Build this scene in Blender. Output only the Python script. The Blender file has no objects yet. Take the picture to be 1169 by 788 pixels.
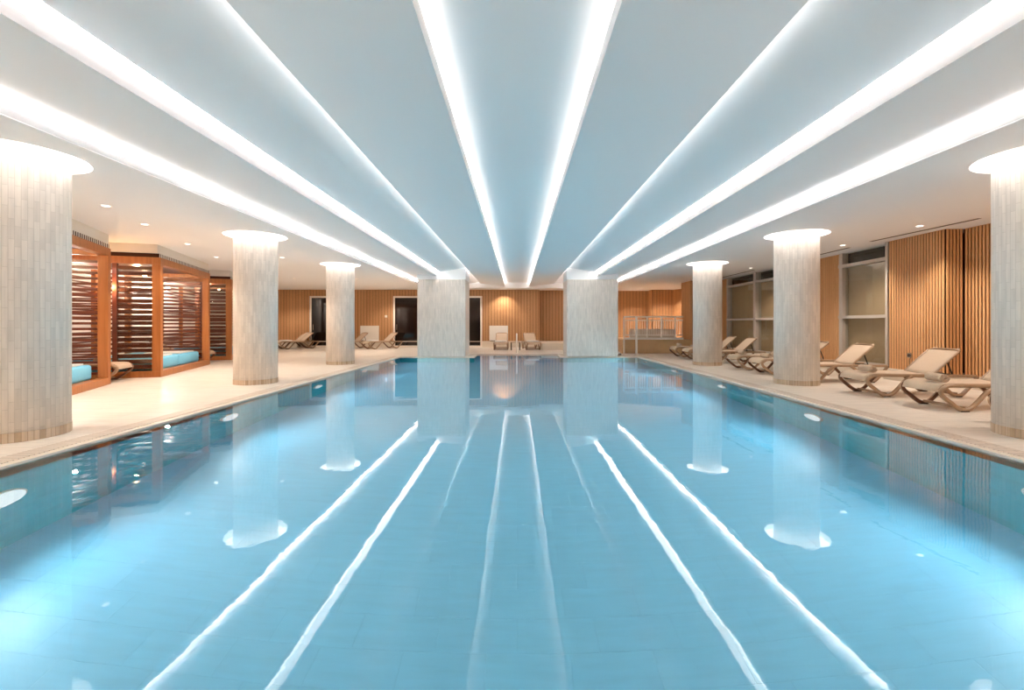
import bpy, bmesh, math, random
from mathutils import Vector, Matrix
random.seed(7)
C = bpy.context.scene.collection
sc = bpy.context.scene
PI = math.pi

# ------------------------------------------------------------ materials
def newmat(name):
    m = bpy.data.materials.new(name); m.use_nodes = True
    nt = m.node_tree; nt.nodes.clear()
    out = nt.nodes.new('ShaderNodeOutputMaterial')
    return m, nt, out
def N(nt, t, **kw):
    n = nt.nodes.new(t)
    for k, v in kw.items():
        if k in n.inputs: n.inputs[k].default_value = v
        else: setattr(n, k, v)
    return n
def L(nt, a, b): nt.links.new(a, b)
def c4(c): return (c[0], c[1], c[2], 1.0)

def plain(name, col, rough=0.5, metal=0.0, spec=0.5, noise=0.0, nscale=6.0, bump=0.0, vec_scale=None):
    m, nt, out = newmat(name)
    b = N(nt, 'ShaderNodeBsdfPrincipled', Roughness=rough, Metallic=metal)
    b.inputs['Specular IOR Level'].default_value = spec
    b.inputs['Base Color'].default_value = c4(col)
    if noise or bump:
        tc = N(nt, 'ShaderNodeTexCoord'); no = N(nt, 'ShaderNodeTexNoise', Scale=nscale, Detail=4.0)
        src = tc.outputs['Object']
        if vec_scale:
            mp = N(nt, 'ShaderNodeMapping'); mp.inputs['Scale'].default_value = vec_scale
            L(nt, src, mp.inputs[0]); src = mp.outputs[0]
        L(nt, src, no.inputs['Vector'])
        if noise:
            mx = N(nt, 'ShaderNodeMixRGB', blend_type='MIX')
            lo = tuple(x*(1-noise) for x in col); hi = tuple(min(1, x*(1+noise)) for x in col)
            mx.inputs[1].default_value = c4(lo); mx.inputs[2].default_value = c4(hi)
            L(nt, no.outputs['Fac'], mx.inputs[0]); L(nt, mx.outputs[0], b.inputs['Base Color'])
        if bump:
            bp = N(nt, 'ShaderNodeBump', Strength=bump, Distance=0.01)
            L(nt, no.outputs['Fac'], bp.inputs['Height']); L(nt, bp.outputs[0], b.inputs['Normal'])
    L(nt, b.outputs[0], out.inputs[0])
    return m
def emis(name, col, s):
    m, nt, out = newmat(name)
    e = N(nt, 'ShaderNodeEmission', Strength=s); e.inputs[0].default_value = c4(col)
    L(nt, e.outputs[0], out.inputs[0]); return m

def brickmat(name, c1, c2, mortar, bw, rh, mode, rough=0.4, ms=0.003, bumpd=0.004, extra=None, spec=0.5, noise=0.12):
    """mode 'cyl' wraps vertical strips round z, 'boxv' vertical strips on a box, 'xy' on the floor, 'box' horizontal tiles on walls"""
    m, nt, out = newmat(name)
    b = N(nt, 'ShaderNodeBsdfPrincipled', Roughness=rough); b.inputs['Specular IOR Level'].default_value = spec
    tc = N(nt, 'ShaderNodeTexCoord'); sp = N(nt, 'ShaderNodeSeparateXYZ'); L(nt, tc.outputs['Object'], sp.inputs[0])
    cb = N(nt, 'ShaderNodeCombineXYZ')
    if mode == 'cyl':
        at = N(nt, 'ShaderNodeMath', operation='ARCTAN2'); L(nt, sp.outputs[1], at.inputs[0]); L(nt, sp.outputs[0], at.inputs[1])
        mu = N(nt, 'ShaderNodeMath', operation='MULTIPLY'); L(nt, at.outputs[0], mu.inputs[0]); mu.inputs[1].default_value = 0.41
        ad = N(nt, 'ShaderNodeMath', operation='ADD'); L(nt, mu.outputs[0], ad.inputs[0]); ad.inputs[1].default_value = 10
        L(nt, sp.outputs[2], cb.inputs[0]); L(nt, ad.outputs[0], cb.inputs[1])
    elif mode in ('boxv', 'box'):
        ad = N(nt, 'ShaderNodeMath', operation='ADD'); L(nt, sp.outputs[0], ad.inputs[0]); L(nt, sp.outputs[1], ad.inputs[1])
        a2 = N(nt, 'ShaderNodeMath', operation='ADD'); L(nt, ad.outputs[0], a2.inputs[0]); a2.inputs[1].default_value = 50
        if mode == 'boxv': L(nt, sp.outputs[2], cb.inputs[0]); L(nt, a2.outputs[0], cb.inputs[1])
        else: L(nt, a2.outputs[0], cb.inputs[0]); L(nt, sp.outputs[2], cb.inputs[1])
    else:
        L(nt, sp.outputs[0], cb.inputs[0]); L(nt, sp.outputs[1], cb.inputs[1])
    br = N(nt, 'ShaderNodeTexBrick', Scale=1.0)
    br.inputs['Color1'].default_value = c4(c1); br.inputs['Color2'].default_value = c4(c2); br.inputs['Mortar'].default_value = c4(mortar)
    br.inputs['Mortar Size'].default_value = ms; br.inputs['Mortar Smooth'].default_value = 0.3
    br.inputs['Brick Width'].default_value = bw; br.inputs['Row Height'].default_value = rh
    br.offset = 0.37; br.offset_frequency = 2
    L(nt, cb.outputs[0], br.inputs['Vector'])
    no = N(nt, 'ShaderNodeTexNoise', Scale=3.0, Detail=6.0)
    mp = N(nt, 'ShaderNodeMapping')
    mp.inputs['Scale'].default_value = (0.7, 6, 1) if mode in ('cyl', 'boxv') else ((0.8, 5, 1) if mode == 'xy' else (1, 1, 1))
    L(nt, cb.outputs[0], mp.inputs[0]); L(nt, mp.outputs[0], no.inputs['Vector'])
    hs = N(nt, 'ShaderNodeHueSaturation')
    mr = N(nt, 'ShaderNodeMapRange'); mr.inputs['From Min'].default_value = 0.3; mr.inputs['From Max'].default_value = 0.7
    mr.inputs['To Min'].default_value = 1-noise; mr.inputs['To Max'].default_value = 1+noise*0.6
    L(nt, no.outputs['Fac'], mr.inputs[0]); L(nt, mr.outputs[0], hs.inputs['Value']); L(nt, br.outputs['Color'], hs.inputs['Color'])
    L(nt, hs.outputs[0], b.inputs['Base Color'])
    bp = N(nt, 'ShaderNodeBump', Strength=0.5, Distance=bumpd); bp.invert = True
    L(nt, br.outputs['Fac'], bp.inputs['Height']); L(nt, bp.outputs[0], b.inputs['Normal'])
    L(nt, b.outputs[0], out.inputs[0])
    return m

def woodmat(name, lo, hi, rough=0.45, gscale=(14, 14, 0.8), strips=0.0):
    m, nt, out = newmat(name)
    b = N(nt, 'ShaderNodeBsdfPrincipled', Roughness=rough)
    tc = N(nt, 'ShaderNodeTexCoord'); mp = N(nt, 'ShaderNodeMapping'); mp.inputs['Scale'].default_value = gscale
    no = N(nt, 'ShaderNodeTexNoise', Scale=1.0, Detail=6.0, Roughness=0.6)
    L(nt, tc.outputs['Object'], mp.inputs[0]); L(nt, mp.outputs[0], no.inputs['Vector'])
    rp = N(nt, 'ShaderNodeValToRGB'); rp.color_ramp.elements[0].position = .32; rp.color_ramp.elements[1].position = .68
    rp.color_ramp.elements[0].color = c4(lo); rp.color_ramp.elements[1].color = c4(hi)
    L(nt, no.outputs['Fac'], rp.inputs[0]); L(nt, rp.outputs[0], b.inputs['Base Color'])
    L(nt, b.outputs[0], out.inputs[0]); return m

def glassmat(name, tint, fres=1.45, rough=0.0):
    # thin window glass: clear transmission + fresnel gloss
    m, nt, out = newmat(name)
    tr = N(nt, 'ShaderNodeBsdfTransparent'); tr.inputs[0].default_value = c4(tint)
    gl = N(nt, 'ShaderNodeBsdfGlossy', Roughness=rough)
    lw = N(nt, 'ShaderNodeLayerWeight', Blend=0.5); pw = N(nt, 'ShaderNodeMath', operation='POWER'); pw.inputs[1].default_value = 5.0
    ma = N(nt, 'ShaderNodeMath', operation='MULTIPLY_ADD'); ma.inputs[1].default_value = 0.96; ma.inputs[2].default_value = 0.04
    L(nt, lw.outputs['Facing'], pw.inputs[0]); L(nt, pw.outputs[0], ma.inputs[0]); mx = N(nt, 'ShaderNodeMixShader')
    L(nt, ma.outputs[0], mx.inputs[0]); L(nt, tr.outputs[0], mx.inputs[1]); L(nt, gl.outputs[0], mx.inputs[2])
    L(nt, mx.outputs[0], out.inputs[0]); return m

def watermat():
    m, nt, out = newmat('pool_water')
    g = N(nt, 'ShaderNodeBsdfPrincipled', Roughness=0.0, IOR=1.33)
    g.inputs['Transmission Weight'].default_value = 1.0
    g.inputs['Base Color'].default_value = (0.97, 1.0, 1.0, 1)
    tc = N(nt, 'ShaderNodeTexCoord')
    n1 = N(nt, 'ShaderNodeTexNoise', Scale=1.6, Detail=2.0)
    n2 = N(nt, 'ShaderNodeTexNoise', Scale=11.0, Detail=3.0)
    mp = N(nt, 'ShaderNodeMapping'); mp.inputs['Scale'].default_value = (1, 1, 1)
    L(nt, tc.outputs['Object'], mp.inputs[0]); L(nt, mp.outputs[0], n1.inputs['Vector']); L(nt, mp.outputs[0], n2.inputs['Vector'])
    b1 = N(nt, 'ShaderNodeBump', Strength=1.0, Distance=0.0016)
    b2 = N(nt, 'ShaderNodeBump', Strength=1.0, Distance=0.00022)
    L(nt, n1.outputs['Fac'], b1.inputs['Height']); L(nt, n2.outputs['Fac'], b2.inputs['Height'])
    L(nt, b1.outputs[0], b2.inputs['Normal']); L(nt, b2.outputs[0], g.inputs['Normal'])
    L(nt, g.outputs[0], out.inputs[0]); return m

M = {}
M['plaster'] = plain('white_plaster', (0.92, 0.91, 0.905), 0.7, spec=0.3)
M['plaster_warm'] = plain('warm_plaster', (0.78, 0.74, 0.68), 0.7, spec=0.3)
M['lip'] = plain('cove_lip_greyed', (0.55, 0.53, 0.53), 0.6, spec=0.3)  # white lip greyed in its colour to tone down the cove glow
M['led'] = emis('led_strip', (1.0, 0.95, 0.92), 36)
M['led_soft'] = emis('led_diffuser', (1.0, 0.95, 0.92), 3.2)
M['led_dim'] = emis('led_strip_dim', (1.0, 0.95, 0.92), 6.5)
M['led_centre'] = emis('led_strip_centre', (1.0, 0.95, 0.92), 3.4)
M['ring'] = emis('column_ring_light', (1.0, 0.94, 0.89), 1.6)
M['spotlens'] = emis('downlight_lens', (1.0, 0.92, 0.82), 1.1)
M['poollamp'] = emis('pool_lamp', (0.75, 0.93, 1.0), 0.24)
M['bulb'] = emis('wall_lamp_bulb', (1.0, 0.62, 0.28), 30)
M['travertine'] = brickmat('travertine_strips', (0.79, 0.71, 0.63), (0.70, 0.625, 0.55), (0.63, 0.56, 0.485), 0.21, 0.046, 'cyl', 0.42)
M['travertine_box'] = brickmat('travertine_strips_flat', (0.79, 0.71, 0.63), (0.70, 0.625, 0.55), (0.63, 0.56, 0.485), 0.21, 0.046, 'boxv', 0.42)
M['deck'] = brickmat('travertine_floor', (0.80, 0.71, 0.61), (0.76, 0.665, 0.56), (0.58, 0.48, 0.38), 1.20, 0.30, 'xy', 0.33, ms=0.004, bumpd=0.002)
M['basecourse'] = brickmat('brown_base_course', (0.62, 0.49, 0.36), (0.46, 0.33, 0.21), (0.36, 0.25, 0.16), 0.5, 0.046, 'cyl', 0.45, noise=0.2)
M['grate'] = brickmat('overflow_grating', (0.74, 0.62, 0.51), (0.69, 0.57, 0.46), (0.34, 0.25, 0.18), 0.60, 0.045, 'xy', 0.45, ms=0.006, bumpd=0.006)
M['edge'] = plain('coping_stone', (0.76, 0.66, 0.55), 0.4, noise=0.1)
M['poolfloor'] = brickmat('pool_floor_tiles', (0.235, 0.64, 0.87), (0.228, 0.626, 0.855), (0.218, 0.605, 0.83), 0.6, 0.3, 'xy', 0.4, ms=0.004, noise=0.05)
M['poolwall'] = brickmat('pool_wall_tiles', (0.01, 0.54, 0.63), (0.008, 0.48, 0.575), (0.03, 0.52, 0.61), 0.25, 0.12, 'box', 0.35, ms=0.004, noise=0.1)
M['water'] = watermat()
M['slat'] = woodmat('oak_batten', (0.66, 0.33, 0.135), (0.80, 0.43, 0.19), 0.5, (9, 9, 0.12))
M['slatback'] = plain('dark_backing', (0.05, 0.014, 0.005), 0.9)
M['cabwood'] = woodmat('cabana_teak', (0.33, 0.105, 0.024), (0.46, 0.165, 0.042), 0.4)
M['cabdark'] = woodmat('cabana_dark_slats', (0.085, 0.018, 0.008), (0.15, 0.035, 0.014), 0.35, (2, 2, 2))
M['cushion'] = plain('turquoise_cover', (0.20, 0.58, 0.80), 0.8, noise=0.08, nscale=30, bump=0.2)
M['frame'] = plain('taupe_resin', (0.34, 0.215, 0.125), 0.42, noise=0.06)
M['sling'] = plain('beige_sling', (0.56, 0.42, 0.30), 0.8, noise=0.1, nscale=60, bump=0.3)
M['inner'] = plain('brown_inner_faces', (0.17, 0.07, 0.035), 0.45)  # darker brown, set on the inward-facing leg faces
M['darkresin'] = plain('dark_resin', (0.03, 0.018, 0.012), 0.5)
M['towel'] = plain('beige_towel', (0.56, 0.42, 0.30), 0.95, noise=0.15, nscale=80, bump=0.8)
M['whitetowel'] = plain('white_towel', (0.8, 0.77, 0.72), 0.95, noise=0.08, nscale=80, bump=0.6)
M['alu'] = plain('window_frame_metal', (0.56, 0.48, 0.41), 0.4, metal=0.2)
M['blind'] = plain('olive_roller_blind', (0.46, 0.305, 0.18), 0.8, noise=0.05, nscale=40)
M['darkpane'] = plain('dark_pane', (0.035, 0.018, 0.010), 0.25)
M['glass'] = glassmat('clear_glass', (0.93, 0.95, 0.93))
M['blackglass'] = plain('black_glass', (0.008, 0.004, 0.003), 0.06)
M['doorframe'] = plain('white_door_frame', (0.84, 0.74, 0.64), 0.4)
M['panel'] = plain('white_board', (0.82, 0.76, 0.68), 0.5)
M['stone_wall'] = plain('tan_stone', (0.62, 0.39, 0.20), 0.5, noise=0.15, nscale=3)
M['whitemetal'] = plain('white_metal', (0.90, 0.84, 0.76), 0.35)
M['plinth'] = plain('cream_plinth', (0.72, 0.62, 0.50), 0.4, noise=0.06)
M['black'] = plain('black_plastic', (0.01, 0.008, 0.007), 0.5)
M['ventdark'] = plain('vent_slot', (0.06, 0.04, 0.03), 0.7)
M['chrome'] = plain('brushed_steel', (0.75, 0.66, 0.56), 0.25, metal=0.9)

# ------------------------------------------------------------ mesh helpers
def mk(name, bm, mat, parent=None, smooth=False, loc=None):
    me = bpy.data.meshes.new(name)
    bmesh.ops.recalc_face_normals(bm, faces=bm.faces)
    bm.to_mesh(me); bm.free()
    if smooth:
        for p in me.polygons: p.use_smooth = True
    o = bpy.data.objects.new(name, me); C.objects.link(o)
    for mm in (mat if isinstance(mat, (list, tuple)) else [mat]): me.materials.append(mm)
    if parent: o.parent = parent
    if loc: o.location = loc
    return o
def box(bm, x0, x1, y0, y1, z0, z1, mi=0):
    vs = [bm.verts.new((x, y, z)) for z in (z0, z1) for y in (y0, y1) for x in (x0, x1)]
    for f in ((0,1,3,2),(4,6,7,5),(0,4,5,1),(2,3,7,6),(0,2,6,4),(1,5,7,3)):
        fc = bm.faces.new([vs[i] for i in f]); fc.material_index = mi
    return vs
def bevbox(bm, x0, x1, y0, y1, z0, z1, r=0.01, seg=2):
    t = bmesh.new(); box(t, x0, x1, y0, y1, z0, z1)
    bmesh.ops.bevel(t, geom=t.edges[:], offset=r, segments=seg, affect='EDGES', profile=0.5)
    me = bpy.data.meshes.new('t'); t.to_mesh(me); t.free(); bm.from_mesh(me); bpy.data.meshes.remove(me)
def prism(bm, poly, y0, y1, mi=0):
    """polygon in xz extruded along y"""
    a = [bm.verts.new((x, y0, z)) for x, z in poly]; b = [bm.verts.new((x, y1, z)) for x, z in poly]
    n = len(poly); fs = [bm.faces.new(a), bm.faces.new(b[::-1])]
    for i in range(n): fs.append(bm.faces.new((a[i], a[(i+1) % n], b[(i+1) % n], b[i])))
    for f in fs: f.material_index = mi
def zprism(bm, poly, z0, z1):
    a = [bm.verts.new((x, y, z0)) for x, y in poly]; b = [bm.verts.new((x, y, z1)) for x, y in poly]
    n = len(poly); bm.faces.new(a); bm.faces.new(b[::-1])
    for i in range(n): bm.faces.new((a[i], a[(i+1) % n], b[(i+1) % n], b[i]))
def cyl(bm, c, r, z0, z1, n=32, r2=None, caps=True):
    r2 = r if r2 is None else r2
    a = [bm.verts.new((c[0]+r*math.cos(2*PI*i/n), c[1]+r*math.sin(2*PI*i/n), z0)) for i in range(n)]
    b = [bm.verts.new((c[0]+r2*math.cos(2*PI*i/n), c[1]+r2*math.sin(2*PI*i/n), z1)) for i in range(n)]
    for i in range(n): bm.faces.new((a[i], a[(i+1) % n], b[(i+1) % n], b[i]))
    if caps: bm.faces.new(a[::-1]); bm.faces.new(b)
def tube(bm, pts, r, n=8):
    """round tube through 3d points"""
    rings = []
    pts = [Vector(p) for p in pts]
    for i, p in enumerate(pts):
        d = (pts[min(i+1, len(pts)-1)] - pts[max(i-1, 0)]).normalized()
        up = Vector((0, 0, 1)) if abs(d.z) < 0.95 else Vector((1, 0, 0))
        s = d.cross(up).normalized(); u = s.cross(d)
        rings.append([bm.verts.new(p + r*(math.cos(2*PI*k/n)*s + math.sin(2*PI*k/n)*u)) for k in range(n)])
    for a, b in zip(rings, rings[1:]):
        for k in range(n): bm.faces.new((a[k], a[(k+1) % n], b[(k+1) % n], b[k]))
    bm.faces.new(rings[0]); bm.faces.new(rings[-1][::-1])
def smoothpath(pts, k=6):
    out = []
    P = [pts[0]] + list(pts) + [pts[-1]]
    for i in range(1, len(P)-2):
        for j in range(k):
            t = j/k
            out.append(tuple(0.5*((2*P[i][a]) + (-P[i-1][a]+P[i+1][a])*t + (2*P[i-1][a]-5*P[i][a]+4*P[i+1][a]-P[i+2][a])*t*t
                       + (-P[i-1][a]+3*P[i][a]-3*P[i+1][a]+P[i+2][a])*t**3) for a in range(2)))
    out.append(tuple(pts[-1])); return out
def sweep(bm, path, y0, w, h):
    """flat resin band: path in xz, rounded rectangular section, w across y, h thick"""
    rings = []
    n = len(path); c = min(w, h)*0.28
    for i, p in enumerate(path):
        a = path[max(i-1, 0)]; b = path[min(i+1, n-1)]
        d = Vector((b[0]-a[0], 0, b[1]-a[1])).normalized(); nn = Vector((-d.z, 0, d.x))
        hh, ww = h/2, w/2
        sec = [(-ww+c, -hh), (ww-c, -hh), (ww, -hh+c), (ww, hh-c), (ww-c, hh), (-ww+c, hh), (-ww, hh-c), (-ww, -hh+c)]
        rings.append([bm.verts.new(Vector((p[0], y0+s, p[1])) + nn*t) for s, t in sec])
    for a, b in zip(rings, rings[1:]):
        for k in range(8): bm.faces.new((a[k], a[(k+1) % 8], b[(k+1) % 8], b[k]))
    bm.faces.new(rings[0]); bm.faces.new(rings[-1][::-1])
def tint_inner_faces(bm, side):
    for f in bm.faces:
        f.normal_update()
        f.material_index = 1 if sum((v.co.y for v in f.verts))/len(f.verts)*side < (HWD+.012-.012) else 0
def sheet(bm, path, wf, t=0.012, ny=8):
    """fabric panel: path in xz, half width wf(s) s in 0..1, thickness t"""
    n = len(path); top = []; bot = []
    for i, p in enumerate(path):
        a = path[max(i-1, 0)]; b = path[min(i+1, n-1)]
        d = Vector((b[0]-a[0], 0, b[1]-a[1])).normalized(); nn = Vector((-d.z, 0, d.x))
        w = wf(i/(n-1)); rt = []; rb = []
        for j in range(ny+1):
            v = -1+2*j/ny; sag = -0.018*(1-v*v)
            q = Vector((p[0], v*w, p[1])) + nn*sag
            rt.append(bm.verts.new(q+nn*t/2)); rb.append(bm.verts.new(q-nn*t/2))
        top.append(rt); bot.append(rb)
    for i in range(n-1):
        for j in range(ny):
            bm.faces.new((top[i][j], top[i+1][j], top[i+1][j+1], top[i][j+1]))
            bm.faces.new((bot[i][j], bot[i][j+1], bot[i+1][j+1], bot[i+1][j]))
        bm.faces.new((top[i][0], bot[i][0], bot[i+1][0], top[i+1][0]))
        bm.faces.new((top[i][ny], top[i+1][ny], bot[i+1][ny], bot[i][ny]))
    for i in (0, n-1):
        for j in range(ny): bm.faces.new((top[i][j], top[i][j+1], bot[i][j+1], bot[i][j]))

HWD = 0.31
def tag(o, label, cat, group=None, kind=None):
    o['label'] = label; o['category'] = cat
    if group: o['group'] = group
    if kind: o['kind'] = kind
    return o
def thing(name, label, cat, loc=(0,0,0), rz=0, group=None):
    o = bpy.data.objects.new(name, None); C.objects.link(o); o.empty_display_size = 0.1
    o.location = loc; o.rotation_euler = (0, 0, rz); tag(o, label, cat, group); return o
def struct(name, bm, mat, **kw):
    o = mk(name, bm, mat, **kw); o['kind'] = 'structure'; return o
def dup(root, loc, rz=0, label=None, group=None):
    r = root.copy(); C.objects.link(r); r.location = loc; r.rotation_euler = (0, 0, rz)
    if label: r['label'] = label
    if group: r['group'] = group
    for ch in list(root.children):
        c = ch.copy(); C.objects.link(c); c.parent = r
        for g in list(ch.children):
            d = g.copy(); C.objects.link(d); d.parent = c
    return r

# ------------------------------------------------------------ camera
F = 520.0; CX, CY = 590.4, 370.5; HC = 1.25
cam = bpy.data.cameras.new('camera'); co = bpy.data.objects.new('camera', cam); C.objects.link(co)
co.location = (0, 0, HC); co.rotation_euler = (PI/2, 0, 0)
cam.sensor_width = 36; cam.sensor_fit = 'HORIZONTAL'; cam.lens = F/1169*36
cam.shift_x = -(CX-584.5)/1169; cam.shift_y = (CY-394)/1169
cam.clip_start = 0.05
sc.camera = co

# ------------------------------------------------------------ main dimensions
ZS = HC+1.843            # soffit height
YB, YF = -7.0, 24.2      # back wall, far wall
YE = 23.1                # end of the coffered ceiling
PL, PR, PN, PF = -4.44, 4.57, 0.9, 17.25
AX0, AX1, AY = -1.62, 1.62, 18.45
DZ = 0.03
XWL, XWR = -13.4, 8.45
DEPTH = -2.05
COLS = [(-5.46, 5.0), (-5.46, 9.52), (-5.46, 14.08), (5.76, 4.97), (5.76, 9.40), (5.76, 13.80)]
RC, RR = 0.41, 0.59

# ------------------------------------------------------------ floor
G = 0.30
bm = bmesh.new()
XR2 = 11.0
box(bm, XWL, PL-G, YB, 26, -0.3, DZ)
box(bm, PR+G, XR2, YB, 26, -0.3, DZ)
box(bm, PL-G, PR+G, YB, PN-G, -0.3, DZ)
box(bm, PL-G, AX0-G, PF+G, 26, -0.3, DZ)
box(bm, AX1+G, PR+G, PF+G, 26, -0.3, DZ)
box(bm, AX0-G, AX1+G, AY+G, 26, -0.3, DZ)
struct('floor', bm, M['deck'])
bm = bmesh.new()
E0 = 0.09     # solid stone nosing at the water line
box(bm, PL-G, PL-E0, PN-G, PF+G, -0.3, DZ); box(bm, PR+E0, PR+G, PN-G, PF+G, -0.3, DZ)
box(bm, PL-E0, PR+E0, PN-G, PN-E0, -0.3, DZ)
box(bm, PL-E0, AX0-G, PF+E0, PF+G, -0.3, DZ); box(bm, AX1+G, PR+E0, PF+E0, PF+G, -0.3, DZ)
box(bm, AX0-G, AX0-E0, PF+E0, AY+G, -0.3, DZ); box(bm, AX1+E0, AX1+G, PF+E0, AY+G, -0.3, DZ)
box(bm, AX0-E0, AX1+E0, AY+E0, AY+G, -0.3, DZ)
struct('trim_1', bm, M['grate'])
bm = bmesh.new()
ze = DZ-0.006
box(bm, PL-E0, PL, PN-E0, PF+E0, -0.3, ze); box(bm, PR, PR+E0, PN-E0, PF+E0, -0.3, ze)
box(bm, PL, PR, PN-E0, PN, -0.3, ze)
box(bm, PL, AX0, PF, PF+E0, -0.3, ze); box(bm, AX1, PR, PF, PF+E0, -0.3, ze)
box(bm, AX0-E0, AX0, PF+E0, AY+E0, -0.3, ze); box(bm, AX1, AX1+E0, PF+E0, AY+E0, -0.3, ze)
box(bm, AX0, AX1, AY, AY+E0, -0.3, ze)
struct('trim_2', bm, M['edge'])

# pool basin: side walls and bottom
bm = bmesh.new()
outl = [(PL, PN), (PR, PN), (PR, PF), (AX1, PF), (AX1, AY), (AX0, AY), (AX0, PF), (PL, PF)]
a = [bm.verts.new((x, y, 0.0)) for x, y in outl]; b = [bm.verts.new((x, y, DEPTH)) for x, y in outl]
n = len(outl)
for i in range(n): bm.faces.new((a[i], a[(i+1) % n], b[(i+1) % n], b[i]))
o = mk('pool_wall', bm, M['poolwall']); o['kind'] = 'structure'
bm = bmesh.new()
bm.faces.new([bm.verts.new((x, y, DEPTH)) for x, y in outl])
o = mk('pool_floor', bm, M['poolfloor']); o['kind'] = 'structure'
# steps in the far alcove
bm = bmesh.new()
for i in range(4): box(bm, AX0+0.01, AX1-0.01, AY-0.3*(i+1), AY-0.3*i-0.002, DEPTH+0.01, -0.25*(i+1)-0.05)
tag(mk('pool_steps', bm, M['poolfloor']), 'pale tiled underwater steps in the far alcove of the pool', 'steps')
# water surface
bm = bmesh.new()
wz = 0.0
bm.faces.new([bm.verts.new((x, y, wz)) for x, y in outl])
w = mk('pool_water', bm, M['water'])
tag(w, 'still blue pool water mirroring the ceiling light lines', 'water', kind='stuff')

# underwater lamps: round fittings on the long walls
proto = None
LY = [3.9, 7.0, 10.1, 13.2, 16.2]
def pool_lamp(x, y, sgn, label):
    t = thing('pool_lamp', label, 'pool lamp', (x, y, -0.93), 0, 'underwater lamps along the pool sides')
    bm = bmesh.new(); cyl(bm, (0, 0), 0.20, 0, 0.035, 28)
    bm.transform(Matrix.Rotation(PI/2*sgn, 4, 'Y')); mk('housing', bm, M['whitemetal'], t)
    bm = bmesh.new(); cyl(bm, (0, 0), 0.175, 0.035, 0.05, 28)
    bm.transform(Matrix.Rotation(PI/2*sgn, 4, 'Y')); mk('lens', bm, M['poollamp'], t)
    ld = bpy.data.lights.new('pool_lamp_light', 'SPOT'); ld.spot_size = math.radians(165); ld.spot_blend = 0.6; ld.shadow_soft_size = 0.0
    ld.energy = POOLW; ld.color = (0.68, 0.90, 1.0)
    lo = bpy.data.objects.new('lamp_light', ld); C.objects.link(lo); lo.parent = t
    lo.location = (0.07*sgn, 0, 0); lo.rotation_euler = (0, -PI/2*sgn, 0)
POOLW = 21
posn = ['nearest', 'second nearest', 'middle', 'fourth', 'farthest']
for i, y in enumerate(LY):
    pool_lamp(PL, y, 1, 'round underwater lamp on the left pool wall, %s of the row' % posn[i])
    pool_lamp(PR, y, -1, 'round underwater lamp on the right pool wall, %s of the row' % posn[i])

# ------------------------------------------------------------ ceiling
bm = bmesh.new()
def soffit(x0, x1, cols, y0=YB, y1=26.0):
    s = 0.66; z = ZS
    xc = cols[0][0]
    def quad(a, b, c, d):
        if b-a > 1e-4 and d-c > 1e-4: box(bm, a, b, c, d, z, z+0.012)
    quad(x0, xc-s, y0, y1); quad(xc+s, x1, y0, y1)
    ys = y0
    for (cx, cy) in cols:
        quad(xc-s, xc+s, ys, cy-s); ys = cy+s
        n = 64; sq = []; ci = []
        for i in range(n):
            t = 2*PI*i/n+PI/4; c, q = math.cos(t), math.sin(t); k = s/max(abs(c), abs(q))
            sq.append((cx+c*k, cy+q*k)); ci.append((cx+c*RR, cy+q*RR))
        V0 = [bm.verts.new((p[0], p[1], z)) for p in sq]; V1 = [bm.verts.new((p[0], p[1], z)) for p in ci]
        V2 = [bm.verts.new((p[0], p[1], z+0.13)) for p in ci]
        V3 = [bm.verts.new((cx+(RC-.03)*(p[0]-cx)/RR, cy+(RC-.03)*(p[1]-cy)/RR, z+0.13)) for p in ci]
        for i in range(n):
            j = (i+1) % n
            bm.faces.new((V0[i], V0[j], V1[j], V1[i])); bm.faces.new((V1[i], V1[j], V2[j], V2[i]))
            bm.faces.new((V2[i], V2[j], V3[j], V3[i]))
    quad(xc-s, xc+s, ys, y1)
def Pz(dz): return HC+dz
X1, X2, X3, X4 = 4.534, 3.056, 1.866, 0.62     # cove edges
soffit(XWL, -X1, COLS[:3]); soffit(X1, XR2, COLS[3:])
box(bm, -X1, X1, YE, 26, ZS, ZS+0.012)
struct('ceiling', bm, M['plaster'])
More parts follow.
